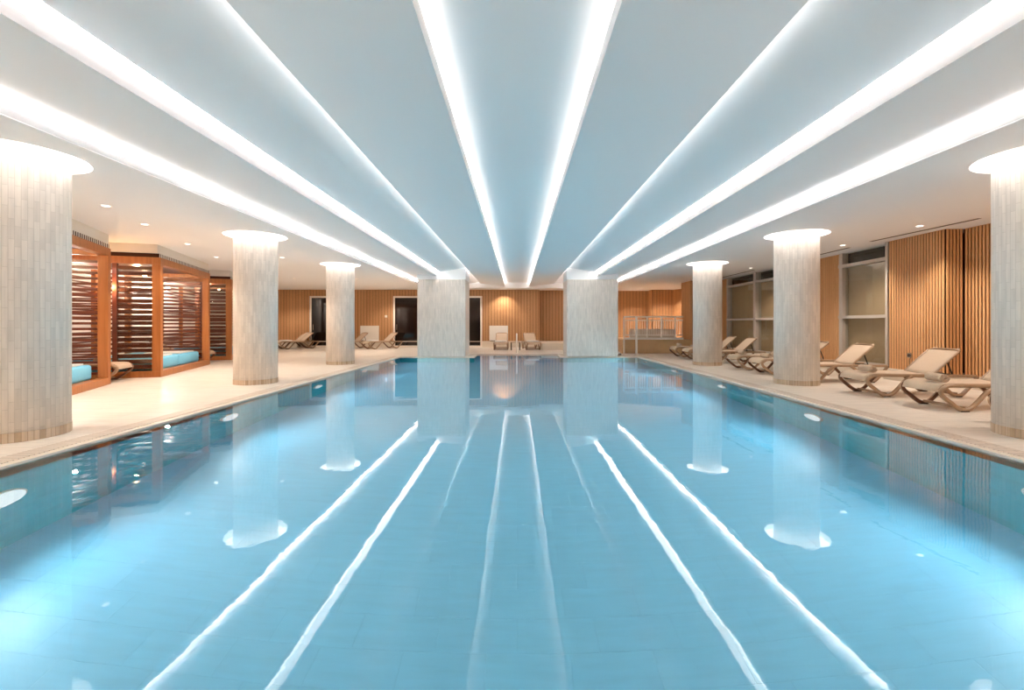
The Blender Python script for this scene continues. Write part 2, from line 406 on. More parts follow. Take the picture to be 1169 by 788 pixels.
# stepped coffer: lip + sloping panels, one structure per panel, mirrored left/right
for sname, s in (('left', -1), ('right', 1)):
    T = 0.025
    def P(pts): return [(s*x, Pz(d)) for x, d in pts]
    # outer lip with trough and sloping outer panel
    bm = bmesh.new()
    prism(bm, P([(X1+.001, 1.8438), (X1+.001, 1.938), (X1+.03, 1.938), (X1+.03, 1.868), (X1+.34, 1.868), (X1+.34, 1.857), (X1+.03, 1.857), (X1+.03, 1.8438)]), YB, YE)
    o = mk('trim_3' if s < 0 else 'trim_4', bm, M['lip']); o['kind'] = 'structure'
    bm = bmesh.new()
    xo = X1+.34; do = 1.843+(xo-X2)*0.112
    prism(bm, P([(X2, 1.843), (xo, do), (xo, 1.87), (xo+.02, 1.87), (xo+.02, do+T+.01), (X2+.03, 1.843+T)]), YB, YE)
    struct('ceiling_outer_panel_'+sname, bm, M['plaster'])
    # second lip
    bm = bmesh.new()
    prism(bm, P([(X2, 1.843), (X2, 1.925), (X2+.035, 1.925), (X2+.035, 1.86), (X2+.11, 1.90), (X2+.11, 2.14), (X2+.13, 2.14), (X2+.13, 1.86)]), YB, YE)
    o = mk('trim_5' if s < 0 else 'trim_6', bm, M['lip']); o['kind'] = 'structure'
    # middle panel, rising towards the pool axis
    bm = bmesh.new()
    xa, da = 2.94, 2.0; xb = 1.58; db = da+(xa-xb)*0.145
    prism(bm, P([(xa, da), (xb, db), (xb, db+T), (xa-.02, da+T), (xa-.02, 2.13), (X2+.13, 2.13), (X2+.13, 2.145), (xa, 2.145)]), YB, YE)
    struct('ceiling_middle_panel_'+sname, bm, M['plaster'])
    # inner panel, falling towards the pool axis
    bm = bmesh.new()
    prism(bm, P([(X3, 2.075), (X4, 1.91), (X4, 2.035), (X4+.03, 2.035), (X4+.03, 1.95), (X4+.25, 1.975), (X4+.25, 2.15), (X4+.27, 2.15), (X4+.27, 1.98), (xb+.0, 2.055), (xb, db), (xb+.02, db), (xb+.02, 2.06), (X3, 2.085)]), YB, YE)
    struct('ceiling_inner_panel_'+sname, bm, M['plaster'])
    # led strips
    side = 'left' if s < 0 else 'right'
    def strip(label, pts, mat):
        bm = bmesh.new(); prism(bm, P(pts), YB+.02, YE-.02)
        tag(mk('cove_light_strip', bm, mat), label, 'strip light', 'linear cove lights in the ceiling')
    strip('long white cove light in the outermost %s ceiling step, beside the round columns' % side,
          [(X1+.07, 1.918), (X1+.12, 1.918), (X1+.12, 1.934), (X1+.07, 1.934)], M['led'])
    strip('long bright cove light in the second ceiling step from the %s' % side,
          [(X2+.045, 1.935), (X2+.065, 1.935), (X2+.065, 1.955), (X2+.105, 1.955), (X2+.105, 2.10), (X2+.085, 2.10), (X2+.085, 1.96), (X2+.045, 1.96)], M['led_soft'])
    strip('hidden cove light glowing softly behind the %s edge of the wide %s ceiling panel' % (('left', 'left') if s < 0 else ('right', 'right')),
          [(X3-.14, 2.071), (X3-.11, 2.067), (X3-.11, 2.077), (X3-.14, 2.081)], M['led_dim'])
    strip('long white cove light along the %s edge of the central ceiling recess' % side,
          [(X4+.06, 2.012), (X4+.09, 2.012), (X4+.09, 2.028), (X4+.06, 2.028)], M['led_centre'])
bm = bmesh.new()
box(bm, -X4-.27, X4+.27, YB, YE, Pz(2.13), Pz(2.15))
struct('ceiling_centre_panel', bm, M['plaster'])
bm = bmesh.new()
box(bm, -X1-.4, X1+.4, YE, YE+.1, ZS+0.012, Pz(2.4))
struct('trim_7', bm, M['plaster'])
bm = bmesh.new(); box(bm, XWL, XR2, YB, 26, Pz(2.4), Pz(2.42)); struct('ceiling_slab', bm, M['plaster'])

# downlights
DL = [(121,235,'L'),(165,256,'L'),(214,278.5,'L'),(247,293.5,'L'),(322,294,'L'),(335.6,318,'L'),(327,328.6,'L'),(407,318.3,'L'),(428.5,324.2,'L'),(446,329,'L'),
      (575,331.2,'C'),(1050,258,'R'),(962,280,'R'),(857,306,'R'),(765,329.3,'R'),(732,328.7,'R'),(723.5,331.6,'R')]
dlab = ['ceiling downlight nearest the front left column, over the first cabana', 'ceiling downlight above the gap between the first two cabanas',
 'ceiling downlight above the front of the second cabana', 'ceiling downlight just left of the second left column top',
 'ceiling downlight just right of the second left column top', 'ceiling downlight right of the second left column, mid distance',
 'faint ceiling downlight close to the far wall beside the second left column', 'ceiling downlight just right of the third left column top',
 'ceiling downlight between the third left column and the far square column', 'ceiling downlight nearest the far door on the left side',
 'small downlight over the scallop of light on the far middle wall', 'ceiling downlight beside the air slot above the nearest right wood wall',
 'ceiling downlight above the tall single window', 'ceiling downlight between the second and third right columns',
 'ceiling downlight above the right end of the white railing', 'ceiling downlight above the middle of the white railing',
 'ceiling downlight next to the right far square column']
SPW = 39
dproto = None
for k, ((px, py, g), lb) in enumerate(zip(DL, dlab)):
    Y = F*(ZS-HC)/(CY-py); X = (px-CX)*Y/F
    Y = min(Y, 23.75)
    if g == 'C': Y = 23.72; X = -0.71
    if dproto is None:
        t = thing('downlight', lb, 'ceiling light', (X, Y, ZS), 0, 'round downlights in the ceiling')
        bm = bmesh.new(); n = 24
        prof = [(0.075, 0), (0.072, -0.008), (0.055, -0.006), (0.05, -0.001)]
        rings = [[bm.verts.new((r*math.cos(2*PI*i/n), r*math.sin(2*PI*i/n), z)) for i in range(n)] for r, z in prof]
        for a, b in zip(rings, rings[1:]):
            for i in range(n): bm.faces.new((a[i], a[(i+1) % n], b[(i+1) % n], b[i]))
        mk('trim_ring', bm, M['whitemetal'], t)
        bm = bmesh.new(); cyl(bm, (0, 0), 0.052, -0.005, -0.001, 20); mk('lens', bm, M['spotlens'], t)
        ld = bpy.data.lights.new('downlight_lamp', 'SPOT'); ld.energy = SPW; ld.color = (1.0, 0.89, 0.78)
        ld.spot_size = math.radians(118); ld.spot_blend = 0.75; ld.shadow_soft_size = 0.0
        lo = bpy.data.objects.new('lamp', ld); C.objects.link(lo); lo.parent = t; lo.location = (0, 0, -0.03)
        dproto = t
    else:
        dup(dproto, (X, Y, ZS), 0, lb)
for k in range(7):
    for X, side in ((-6.4, 'left'), (7.2, 'right'), (-2.5, 'left inner'), (2.5, 'right inner')):
        if abs(X) < 3: continue
        dup(dproto, (X, 5.3-1.75*k, ZS), 0, 'ceiling downlight over the near %s deck beside the viewpoint, outside the picture' % side)
for X in (-2.6, 2.6):
    dup(dproto, (X, YB+1.0, ZS), 0, 'ceiling downlight above the deck behind the viewpoint, outside the picture').location.z = HC+1.84
# air slots
for (x0, y0, x1, y1, lb) in ((8.02, 7.9, 7.84, 10.1, 'thin dark air slot in the ceiling above the nearest right wood wall'),
                            (7.95, 10.9, 7.98, 12.3, 'thin dark air slot in the ceiling beside the second right column top'),
                            (8.0, 15.4, 8.03, 18.2, 'thin dark air slot in the ceiling above the far right window')):
    t = thing('air_slot', lb, 'air vent', (0, 0, ZS), 0, 'air slots along the right ceiling edge')
    bm = bmesh.new(); w = 0.03
    for (a, z0, z1, nm, mt) in ((0.055, -0.004, 0.0, 'frame', 'whitemetal'), (0.035, -0.006, -0.003, 'slot', 'ventdark')):
        bm = bmesh.new(); zprism(bm, [(x0-a, y0), (x0+a, y0), (x1+a, y1), (x1-a, y1)], z0, z1); mk(nm, bm, M[mt], t)

# ------------------------------------------------------------ columns
order = ['front', 'second', 'third']
for i, (x, y) in enumerate(COLS):
    side = 'left' if x < 0 else 'right'
    bm = bmesh.new(); n = 96
    cyl(bm, (0, 0), RC, 0, ZS+0.13-DZ-.001, n)
    o = mk('round_column', bm, M['travertine'], loc=(x, y, DZ), smooth=False)
    for p in o.data.polygons: p.use_smooth = len(p.vertices) == 4
    bm = bmesh.new(); cyl(bm, (0, 0), RC+.004, 0, .10, n); mk('base_course', bm, M['basecourse'], o)
    tag(o, '%s round column on the %s pool side, clad in pale stone strips' % (order[i % 3], side), 'column', 'round stone columns along the pool')
    bm = bmesh.new()
    a = [bm.verts.new((x+(RR-.01)*math.cos(2*PI*k/64), y+(RR-.01)*math.sin(2*PI*k/64), ZS+0.115)) for k in range(64)]
    b = [bm.verts.new((x+(RC+.005)*math.cos(2*PI*k/64), y+(RC+.005)*math.sin(2*PI*k/64), ZS+0.115)) for k in range(64)]
    for k in range(64): bm.faces.new((a[k], a[(k+1) % 64], b[(k+1) % 64], b[k]))
    tag(mk('ring_light', bm, M['ring']), 'glowing white ring recessed round the top of the %s %s round column' % (order[i % 3], side), 'ring light', 'ring lights round the column tops')
for s, side in ((-1, 'left'), (1, 'right')):
    x0, x1 = (-3.79, -1.95) if s < 0 else (1.88, 3.83)
    t = thing('square_column', 'broad square stone column standing at the far pool edge, %s one' % side, 'column', ((x0+x1)/2, 17.95, DZ), 0, 'square columns at the far pool edge')
    hw = (x1-x0)/2
    bm = bmesh.new(); bevbox(bm, -hw, hw, -.68, .68, 0, 2.96-DZ, 0.03, 2); mk('stone_cladding', bm, M['travertine_box'], t)
    bm = bmesh.new(); box(bm, -hw, hw, -.68, .68, 2.96-DZ, Pz(2.3)-DZ); mk('painted_top', bm, M['plaster'], t)

# ------------------------------------------------------------ walls
def slatwall(name, p0, p1, z0=0.0, z1=None, pitch=0.066, w=0.038, d=0.017, skip=(), bthick=0.05):
    """battened wall from p0 to p1 (xy), battens on the left-hand side of the direction p0->p1"""
    z1 = ZS if z1 is None else z1
    v = Vector((p1[0]-p0[0], p1[1]-p0[1])); Ln = v.length; v.normalize(); nn = Vector((-v.y, v.x))
    bm = bmesh.new()
    def bx(a, b, c, e, za, zb, mi):
        pts = []
        for z in (za, zb):
            for (s, t) in ((a, c), (b, c), (b, e), (a, e)):
                q = Vector(p0)+v*s+nn*t; pts.append(bm.verts.new((q.x, q.y, z)))
        for f in ((3,2,1,0),(4,5,6,7),(0,1,5,4),(1,2,6,5),(2,3,7,6),(3,0,4,7)):
            bm.faces.new([pts[i] for i in f]).material_index = mi
    bx(0, Ln, -bthick, 0, DZ, z1, 1)
    s = 0.012
    while s+w <= Ln+0.001:
        if not any(a < s+w/2 < b for a, b in skip):
            bx(s, s+w, 0, d*random.uniform(.97, 1.0), z0, z1, 0)
        s += pitch
    return struct(name, bm, [M['slat'], M['slatback']])
# far wall (battens face -y: direction from right to left... left-hand side of (+x -> -x) is -y)
slatwall('wall_far', (1.17, YF), (XWL, YF), 0.36, skip=())
slatwall('wall_far_recess', (4.6, YF+.45), (1.17, YF+.45), 0.36)
slatwall('wall_far_return', (1.17, YF+.45), (1.17, YF), 0.36)
bm = bmesh.new()   # stone skirting with a thin light ledge along the far wall
box(bm, XWL, 1.17, YF-.05, YF-.001, DZ, 0.33); box(bm, XWL, 1.17, YF-.09, YF, 0.33, 0.365)
struct('baseboard_far', bm, M['plinth'])
bm = bmesh.new(); box(bm, 1.17, 4.3, 21.7, YF+.449, DZ, 0.355)
struct('baseboard_bench', bm, M['plinth'])
# right far walls beyond the railing
slatwall('wall_right_far_a', (7.2, 25.0), (4.6, 25.0), 0.3)
slatwall('wall_right_far_b', (7.2, 24.3), (7.2, 25.0), 0.3)
slatwall('wall_right_far_c', (8.35, 24.3), (7.2, 24.3), 0.3)
slatwall('wall_right_far_d', (8.6, 23.4), (8.35, 24.3), 0.3)
slatwall('wall_right_far_e', (8.6, 20.3), (8.6, 23.4), 0.3)
# rounded pier of battens
pts = []
for k in range(7):
    t = PI/2*k/6; pts.append((7.33+.3-.3*math.sin(t)+0, 19.3-.3*math.cos(t)))
pl = [(8.45, 19.0)] + pts + [(7.33, 20.3), (8.6, 20.3)]
for k in range(len(pl)-1):
    if k == 0: slatwall('wall_right_pier_front', pl[1], pl[0], 0.0)
bm = bmesh.new()
def slatpoly(bm, pl, z0, z1, pitch=.066, w=.038, d=.017, flip=1):
    # battens round a polyline
    seg = []; tot = 0
    for a, b in zip(pl, pl[1:]):
        l = math.dist(a, b); seg.append((tot, l, a, b)); tot += l
    def at(s):
        for st, l, a, b in seg:
            if s <= st+l+1e-6:
                v = Vector((b[0]-a[0], b[1]-a[1]))/l; q = Vector(a)+v*(s-st); return q, v
        return Vector(pl[-1]), v
    s = .01
    while s < tot-.03:
        q, v = at(s+w/2); nn = Vector((-v.y, v.x))*flip
        vs = []
        for z in (z0, z1):
            for (i, j) in ((-w/2, -.01), (w/2, -.01), (w/2, d), (-w/2, d)):
                p = q+v*i+nn*j; vs.append(bm.verts.new((p.x, p.y, z)))
        for f in ((3,2,1,0),(4,5,6,7),(0,1,5,4),(1,2,6,5),(2,3,7,6),(3,0,4,7)): bm.faces.new([vs[i] for i in f]).material_index = 0
        s += pitch
    for a, b in zip(pl, pl[1:]):
        vs = [bm.verts.new((a[0], a[1], DZ)), bm.verts.new((b[0], b[1], DZ)), bm.verts.new((b[0], b[1], z1)), bm.verts.new((a[0], a[1], z1))]
        bm.faces.new(vs).material_index = 1
slatpoly(bm, [(8.62, 19.0)] + pts + [(7.33, 20.3), (8.62, 20.3)], 0.3 if False else DZ, ZS, flip=-1)
o = bpy.data.objects.get('wall_right_pier_front')
if o: bpy.data.objects.remove(o)
struct('wall_right_pier', bm, [M['slat'], M['slatback']])
ZP = 0.27
W0 = 8.5
slatwall('wall_right_a', (W0, 18.35), (W0, 19.0), ZP)
slatwall('wall_right_b', (W0, 11.95), (W0, 13.1), ZP)
slatwall('wall_right_c', (8.27, 8.8), (8.27, 10.14), ZP)
slatwall('wall_right_d', (8.60, 8.8), (8.27, 8.8), ZP)
slatwall('wall_right_e', (8.63, YB), (8.63, 8.8), ZP)
bm = bmesh.new()
box(bm, 8.24, 8.26, 10.14, 10.20, ZP, ZS)          # pale jamb at the window
box(bm, 8.26, 8.9, 10.14, 10.17, ZP, ZS)
struct('trim_8', bm, M['alu'])
bm = bmesh.new()
box(bm, 8.20, 9.0, 8.77, 10.2, DZ, ZP); box(bm, 8.57, 9.0, YB, 8.77, DZ, ZP); box(bm, 8.42, 9.0, 10.2, 19.0, DZ, ZP)
box(bm, 8.15, 8.24, 8.74, 10.2, ZP-.03, ZP+.012)
struct('baseboard_right', bm, M['plinth'])
# windows (glazing, blinds)
def window(name, y0, y1, mull):
    x = 8.52
    bm = bmesh.new()
    def fr(a, b, c, d, dx=0.10): box(bm, x-dx/2, x+dx/2, a, b, c, d)
    fr(y0, y0+.07, ZP, ZS); fr(y1-.12, y1, ZP, ZS, .16)
    for m_ in mull: fr(m_-.06, m_+.10, ZP, ZS, .20)
    for z in (1.40, 2.72): box(bm, x-.10, x+.05, y0, y1, z, z+.075)
    fr(y0, y1, ZP, ZP+.06)
    w = struct(name, bm, M['alu'])
    bm = bmesh.new(); box(bm, x+.005, x+.012, y0, y1, ZP, ZS); g = mk('pane', bm, M['glass'], w)
    bm = bmesh.new(); box(bm, x+.10, x+.11, y0, y1-.02, ZP, 2.74); mk('roller_blind', bm, M['blind'], w)
    bm = bmesh.new(); box(bm, x+.12, x+.14, y0-.2, y1+.2, ZP, ZS+.05); mk('night_backing', bm, M['darkpane'], w)
window('window_1', 10.17, 11.95, ())
window('window_2', 13.1, 18.35, (14.75, 16.15))
bm = bmesh.new(); box(bm, 9.0, 9.05, YB, 26, DZ, ZS+.3); struct('wall_right', bm, M['slatback'])
bm = bmesh.new(); box(bm, XWL, XR2, YB-.05, YB, DZ, Pz(2.4)); struct('wall_back', bm, M['plaster_warm'])
bm = bmesh.new(); box(bm, XWL-.05, XWL, YB, 26, DZ, Pz(2.4)); struct('wall_left', bm, M['plaster_warm'])
bm = bmesh.new(); box(bm, XWL, XR2, 25.2, 25.25, DZ, Pz(2.4)); struct('wall_outer_far', bm, M['slatback'])

# doors in far wall
def door(idx, x0, x1):
    bm = bmesh.new(); y = YF-.11; t = .09; H = 2.75
    box(bm, x0, x0+t, y, YF, DZ, H); box(bm, x1-t, x1, y, YF, DZ, H); box(bm, x0+t, x1-t, y, YF, H-t, H)
    box(bm, x0+t, x1-t, y, YF, DZ, DZ+.10)
    d = struct('door_%d' % idx, bm, M['doorframe'])
    bm = bmesh.new(); box(bm, x0+t, x1-t, YF-.06, YF-.04, DZ+.1, H-t); mk('door_leaf', bm, M['blackglass'], d)
    bm = bmesh.new(); tube(bm, [(x0+t+.1, YF-.10, 0.95), (x0+t+.1, YF-.10, 1.25)], .012); mk('door_handle', bm, M['chrome'], d)
door(1, -10.98, -9.35); door(2, -6.56, -4.9); door(3, -3.45, -1.86)

# switch near door 2
t = tag(mk('wall_switch', (lambda b: (bevbox(b, -.06, .06, -.02, 0, -.06, .06, .006), b)[1])(bmesh.new()), M['panel'], loc=(-6.95, YF-.037, 1.68)),
        'small pale switch plate on the far wood wall left of the dark door', 'switch')
# white boards on the far wall
for x, lb in ((-7.82, 'square white board on the far wood wall behind the left loungers'), (-0.98, 'square white board on the far wood wall behind the middle lounger')):
    t = thing('wall_board', lb, 'board', (x, YF-.038, 0.40), 0, 'white boards on the far wall')
    bm = bmesh.new(); bevbox(bm, -.49, .49, -.04, 0, 0, .78, .006); mk('board', bm, M['panel'], t)
    bm = bmesh.new(); box(bm, -.45, .45, -.05, -.005, -.05, -.0); mk('shelf_lip', bm, M['darkresin'], t)
# round socket on right wall
t = thing('wall_socket', 'small round metal socket on the nearest right wood wall', 'socket', (8.235, 9.55, 0.60))
bm = bmesh.new(); cyl(bm, (0,0), .055, 0, .02, 24); bm.transform(Matrix.Rotation(-PI/2, 4, 'Y')); mk('plate', bm, M['chrome'], t)
bm = bmesh.new(); cyl(bm, (0,0), .035, .02, .028, 20); bm.transform(Matrix.Rotation(-PI/2, 4, 'Y')); mk('cap', bm, M['ventdark'], t)

# ------------------------------------------------------------ raised platform with railing, far right
RX0, RX1, RY = 4.47, 6.95, 19.1
bm = bmesh.new(); box(bm, 4.40, 7.30, RY+.02, 22.5, DZ, 0.61)
struct('trim_9', bm, M['stone_wall'])
bm = bmesh.new(); bevbox(bm, 5.0, 6.98, 20.2, 20.35, .61, 1.05, .02)
tag(mk('parapet', bm, M['plinth']), 'low cream parapet wall behind the white railing', 'parapet')
t = thing('railing', 'white metal railing with upright bars on the far right platform', 'railing', (0, 0, 0))
bm = bmesh.new(); box(bm, RX0, RX1, RY-.06, RY+.04, .61, .70); mk('curb', bm, M['whitemetal'], t)
bm = bmesh.new(); bevbox(bm, RX0, RX1, RY-.035, RY+.035, 1.54, 1.60, .01); mk('top_rail', bm, M['whitemetal'], t)
for z in (1.40, .78):
    bm = bmesh.new(); bevbox(bm, RX0, RX1, RY-.018, RY+.018, z, z+.04, .005); mk('rail', bm, M['whitemetal'], t)
for x in (RX0, 5.45, 6.05, 6.62):
    z0 = DZ if x in (RX0,) else .70
    bm = bmesh.new(); bevbox(bm, x-.03, x+.03, RY-.03-.04*(z0 < .1), RY+.03-.04*(z0 < .1), z0, 1.55, .006); mk('post', bm, M['whitemetal'], t)
x = RX0+.09; 
while x < RX1:
    bm = bmesh.new(); box(bm, x-.009, x+.009, RY-.009, RY+.009, .80, 1.41); mk('baluster', bm, M['whitemetal'], t); x += .098
t = thing('handrail_post', 'slim white post in front of the railing at the pool edge', 'post', (4.83, 18.45, DZ))
bm = bmesh.new(); bevbox(bm, -.04, .04, -.04, .04, 0, 1.56, .012); mk('post', bm, M['whitemetal'], t)
bm = bmesh.new(); bevbox(bm, -.08, .08, -.08, .08, 0, .015, .004); mk('base_plate', bm, M['whitemetal'], t)
t = thing('small_fixture', 'small dark low fixture with pale top beside the right square column', 'fixture', (4.05, 18.15, DZ))  # small deck object of unknown use, gives no light
bm = bmesh.new(); bevbox(bm, -.09, .09, -.06, .06, 0, .05, .015); mk('base', bm, M['black'], t)
bm = bmesh.new(); cyl(bm, (0, 0), .05, .05, .13, 16, .04); mk('head', bm, M['whitemetal'], t)
# slim white post on far middle deck
t = thing('shower_post', 'slim white post standing between the two middle loungers', 'post', (-0.02, 19.4, DZ))
bm = bmesh.new(); cyl(bm, (0, 0), .03, 0, .84, 16); mk('pole', bm, M['whitemetal'], t)
bm = bmesh.new(); cyl(bm, (0, 0), .07, 0, .012, 20); mk('base_plate', bm, M['whitemetal'], t)

# ------------------------------------------------------------ loungers
def make_lounger(label, group, raised=True):
    t = thing('sun_lounger', label, 'sun lounger', (0, 0, 0), 0, group)
    for s in (-1, 1):
        bm = bmesh.new()
        path = smoothpath([(0.06, .30), (0.10, .345), (0.22, .365), (0.6, .36), (1.1, .355), (1.6, .35), (1.88, .345)], 5)
        sweep(bm, path, s*HWD, .05, .052); mk('side_rail', bm, M['frame'], t, smooth=False)
        bm = bmesh.new()
        path = smoothpath([(0.10, .345), (0.03, .30), (0.05, .22), (0.17, .12), (0.27, .045), (0.35, .022), (0.44, .05), (0.54, .14), (0.66, .27), (0.78, .35)], 5)
        sweep(bm, path, s*(HWD+.012), .055, .056); tint_inner_faces(bm, s); l = mk('leg', bm, [M['frame'], M['inner']], t)
        bm = bmesh.new(); bevbox(bm, .29, .40, s*(HWD+.012)-.03, s*(HWD+.012)+.03, 0, .018, .004); mk('rubber_foot', bm, M['darkresin'], l)
        bm = bmesh.new()
        path = smoothpath([(1.12, .35), (1.22, .27), (1.36, .13), (1.48, .035), (1.56, .022), (1.64, .05), (1.76, .17), (1.86, .29), (1.885, .345)], 5)
        sweep(bm, path, s*(HWD+.012), .055, .056); tint_inner_faces(bm, s); l = mk('leg', bm, [M['frame'], M['inner']], t)
        bm = bmesh.new(); bevbox(bm, 1.50, 1.61, s*(HWD+.012)-.03, s*(HWD+.012)+.03, 0, .018, .004); mk('rubber_foot', bm, M['darkresin'], l)
    bm = bmesh.new()
    bm.free()
    for (x, z) in ((0.35, .05), (1.55, .05)):
        bm = bmesh.new(); bevbox(bm, x-.02, x+.02, -HWD, HWD, z-.02, z+.02, .006); mk('stretcher', bm, M['frame'], t)
    # sling seat, drooping at the foot
    sp = smoothpath([(0.01, .27), (0.04, .345), (0.14, .385), (0.45, .385), (0.8, .38), (1.18, .375)], 5)
    bm = bmesh.new(); sheet(bm, sp, lambda s_: HWD-.015, .016); mk('seat', bm, M['sling'], t, smooth=True)
    # back: frame + sling
    px, pz = 1.18, .375
    bx_, bz_ = (.50, .43) if raised else (.72, .12)
    bp = [(px+bx_*k/8, pz+bz_*k/8 + .012*math.sin(PI*k/8)) for k in range(9)]
    b = bpy.data.objects.new('backrest', None)
    bpy.data.objects.remove(b)
    bm = bmesh.new(); sheet(bm, bp, lambda s_: (HWD-.03)*(1 if s_ < .9 else .93 if s_ < .97 else .84), .016)
    bk = mk('backrest', bm, M['sling'], t, smooth=True)
    bm = bmesh.new()
    for s in (-1, 1): sweep(bm, bp[:-1], s*(HWD-.025), .035, .03)
    e = Vector((bx_, 0, bz_)).normalized()
    top = []
    for k in range(9):
        v = -1+2*k/8; q = (px+bx_*.965-e.x*.05*abs(v)**4, v*(HWD-.028), pz+bz_*.965-e.z*.05*abs(v)**4); top.append(q)
    tube(bm, top, .018, 8); mk('back_frame', bm, M['frame'], bk)
    bm = bmesh.new()
    for s in (-.2, .2): tube(bm, [(px+bx_*.6, s, pz+bz_*.58), (px+bx_*.6+.10, s, .36)], .012, 6)
    tube(bm, [(px+bx_*.6+.10, -HWD, .36), (px+bx_*.6+.10, HWD, .36)], .012, 6)
    mk('back_strut', bm, M['darkresin'], t)
    return t
gR = 'sun loungers along the right deck'
RL = [(5.35, 'taupe sun lounger half hidden behind the front right column, nearest of the row'),
      (6.68, 'taupe sun lounger with a spiral towel roll, just left of the front right column'),
      (7.97, 'taupe sun lounger with raised back in front of the round wall socket'),
      (9.83, 'taupe sun lounger just right of the second right column, before the single window'),
      (11.28, 'taupe sun lounger whose foot shows left and back right of the second right column'),
      (12.45, 'taupe sun lounger with rolled towel in front of the double window mullion'),
      (14.55, 'taupe sun lounger with raised back before the double window, nearer of the two backs'),
      (15.88, 'taupe sun lounger with raised back touching the third right column, farther of the two backs'),
      (17.2, 'farthest taupe sun lounger of the right row, beneath the white railing')]
XF = 5.87
lp = None
for i, (y, lb) in enumerate(RL):
    if lp is None:
        lp = make_lounger(lb, gR); lp.location = (XF, y, DZ)
    else: dup(lp, (XF+random.uniform(-.03, .03), y, DZ), random.uniform(-.02, .02), lb, gR)
# far loungers
gF = 'sun loungers along the far wall'
def px2(px, Y): return (px-CX)*Y/F
far = [(-12.25, 22.9, math.radians(47), 'sun lounger by the far wall mostly hidden behind the second left column'),
       (-11.75, 22.3, math.radians(47), 'sun lounger by the far wall between the second and third left columns'),
       (-8.95, 22.3, math.radians(47), 'sun lounger whose back peeps out right of the third left column'),
       (-7.45, 22.3, math.radians(47), 'sun lounger before the left white wall board with pale towel'),
       (-0.78, 21.5, PI/2, 'sun lounger facing the pool under the middle white wall board'),
       (0.80, 21.5, math.radians(97), 'sun lounger facing the pool right of the slim white post')]
for x, y, r, lb in far: dup(lp, (x, y, DZ), r, lb, gF)
dup(lp, (-8.50, 9.90, DZ), math.radians(198), 'sun lounger sticking out of the gap between the first two cabanas', 'sun loungers between the cabanas')
dup(lp, (-9.75, 14.55, DZ), math.radians(196), 'sun lounger in the gap between the second and third cabanas', 'sun loungers between the cabanas')

# towel rolls
def make_towel(label, group, mat='towel', ln=.31, R=.066):
    bm = bmesh.new(); turns = 3.0; n = 84; th = .0085
    def sp(r0, k):
        a = 2*PI*turns*k/n; r = r0+(R-.012)*(k/n); return (r*math.cos(a), r*math.sin(a))
    inn = [sp(.004, k) for k in range(n+1)]; out = [sp(.004+th*1.25, k) for k in range(n+1)]
    rings = []
    ends = [-ln/2, -ln/2+.006, ln/2-.006, ln/2]
    V = [[[bm.verts.new((p[0], y, p[1]+R)) for p in c] for c in (inn, out)] for y in ends]
    for k in range(n):
        for a, b in zip(V, V[1:]):
            bm.faces.new((a[0][k], a[0][k+1], b[0][k+1], b[0][k])); bm.faces.new((a[1][k], b[1][k], b[1][k+1], a[1][k+1]))
        bm.faces.new((V[0][0][k], V[0][1][k], V[0][1][k+1], V[0][0][k+1])); bm.faces.new((V[-1][0][k], V[-1][0][k+1], V[-1][1][k+1], V[-1][1][k]))
    o = mk('rolled_towel', bm, M[mat], smooth=False); tag(o, label, 'towel', group); return o
gT = 'rolled towels on the loungers'
tz = DZ+.392
tl = [(5.35, 'rolled beige towel on the lounger hidden behind the front right column'),
      (6.62, 'rolled beige towel with a clear spiral end, nearest one left of the front right column'),
      (7.93, 'rolled beige towel on the lounger before the round wall socket'),
      (9.83, 'rolled towel on the lounger right behind the second right column'),
      (11.2, 'rolled beige towel at the left edge of the second right column'),
      (12.4, 'rolled beige towel on the lounger before the double window'),
      (14.55, 'rolled towel behind the third right column, on the nearer lounger there'),
      (15.85, 'rolled pale towel touching the left edge of the third right column'),
      (17.2, 'farthest rolled towel, on the last right lounger below the railing')]
tp = None
for y, lb in tl:
    if tp is None: tp = make_towel(lb, gT); tp.location = (XF+.25, y, tz); tp.rotation_euler = (0, 0, -.05)
    else:
        c = tp.copy(); C.objects.link(c); c['label'] = lb; c.location = (XF+.24+random.uniform(-.02, .02), y, tz); c.rotation_euler = (0, 0, -.05+random.uniform(-.12, .12))
# folded towels
def folded(x, y, z, r, lb, grp, sx=.2, sy=.28, h=.05):
    bm = bmesh.new()
    for k in range(2): bevbox(bm, -sx, sx, -sy, sy, k*h/2, (k+1)*h/2-.002, .009)
    o = mk('folded_towel', bm, M['whitetowel'], loc=(x, y, z)); o.rotation_euler = (0, 0, r); tag(o, lb, 'towel', grp)
def on(x, y, r, d): return (x+d*math.cos(r), y+d*math.sin(r))
for (x, y, r, _), lb in zip(far[1:], ['folded pale towel on the lounger between the second and third left columns', 'folded pale towel on the lounger behind the third left column',
        'folded pale towel on the lounger before the left wall board', 'folded pale towel on the left middle lounger', 'folded pale towel on the right middle lounger']):
    q = on(x, y, r, .40); folded(q[0], q[1], tz+.005, r, lb, 'folded towels on the far loungers')
q = on(-8.50, 9.90, math.radians(198), .45)
c = tp.copy(); C.objects.link(c); c['label'] = 'rolled beige towel on the lounger between the first two cabanas'; c.location = (q[0], q[1], tz); c.rotation_euler = (0, 0, math.radians(18))
# side table between middle loungers
t = thing('side_table', 'small dark legged side table between the two middle loungers', 'table', (-0.08, 21.7, DZ))
bm = bmesh.new(); bevbox(bm, -.24, .24, -.24, .24, .36, .39, .01); mk('tabletop', bm, M['frame'], t)
for sx in (-1, 1):
    for sy in (-1, 1):
        bm = bmesh.new(); bevbox(bm, sx*.2-.025, sx*.2+.025, sy*.2-.025, sy*.2+.025, 0, .36, .005); mk('leg', bm, M['darkresin'], t)

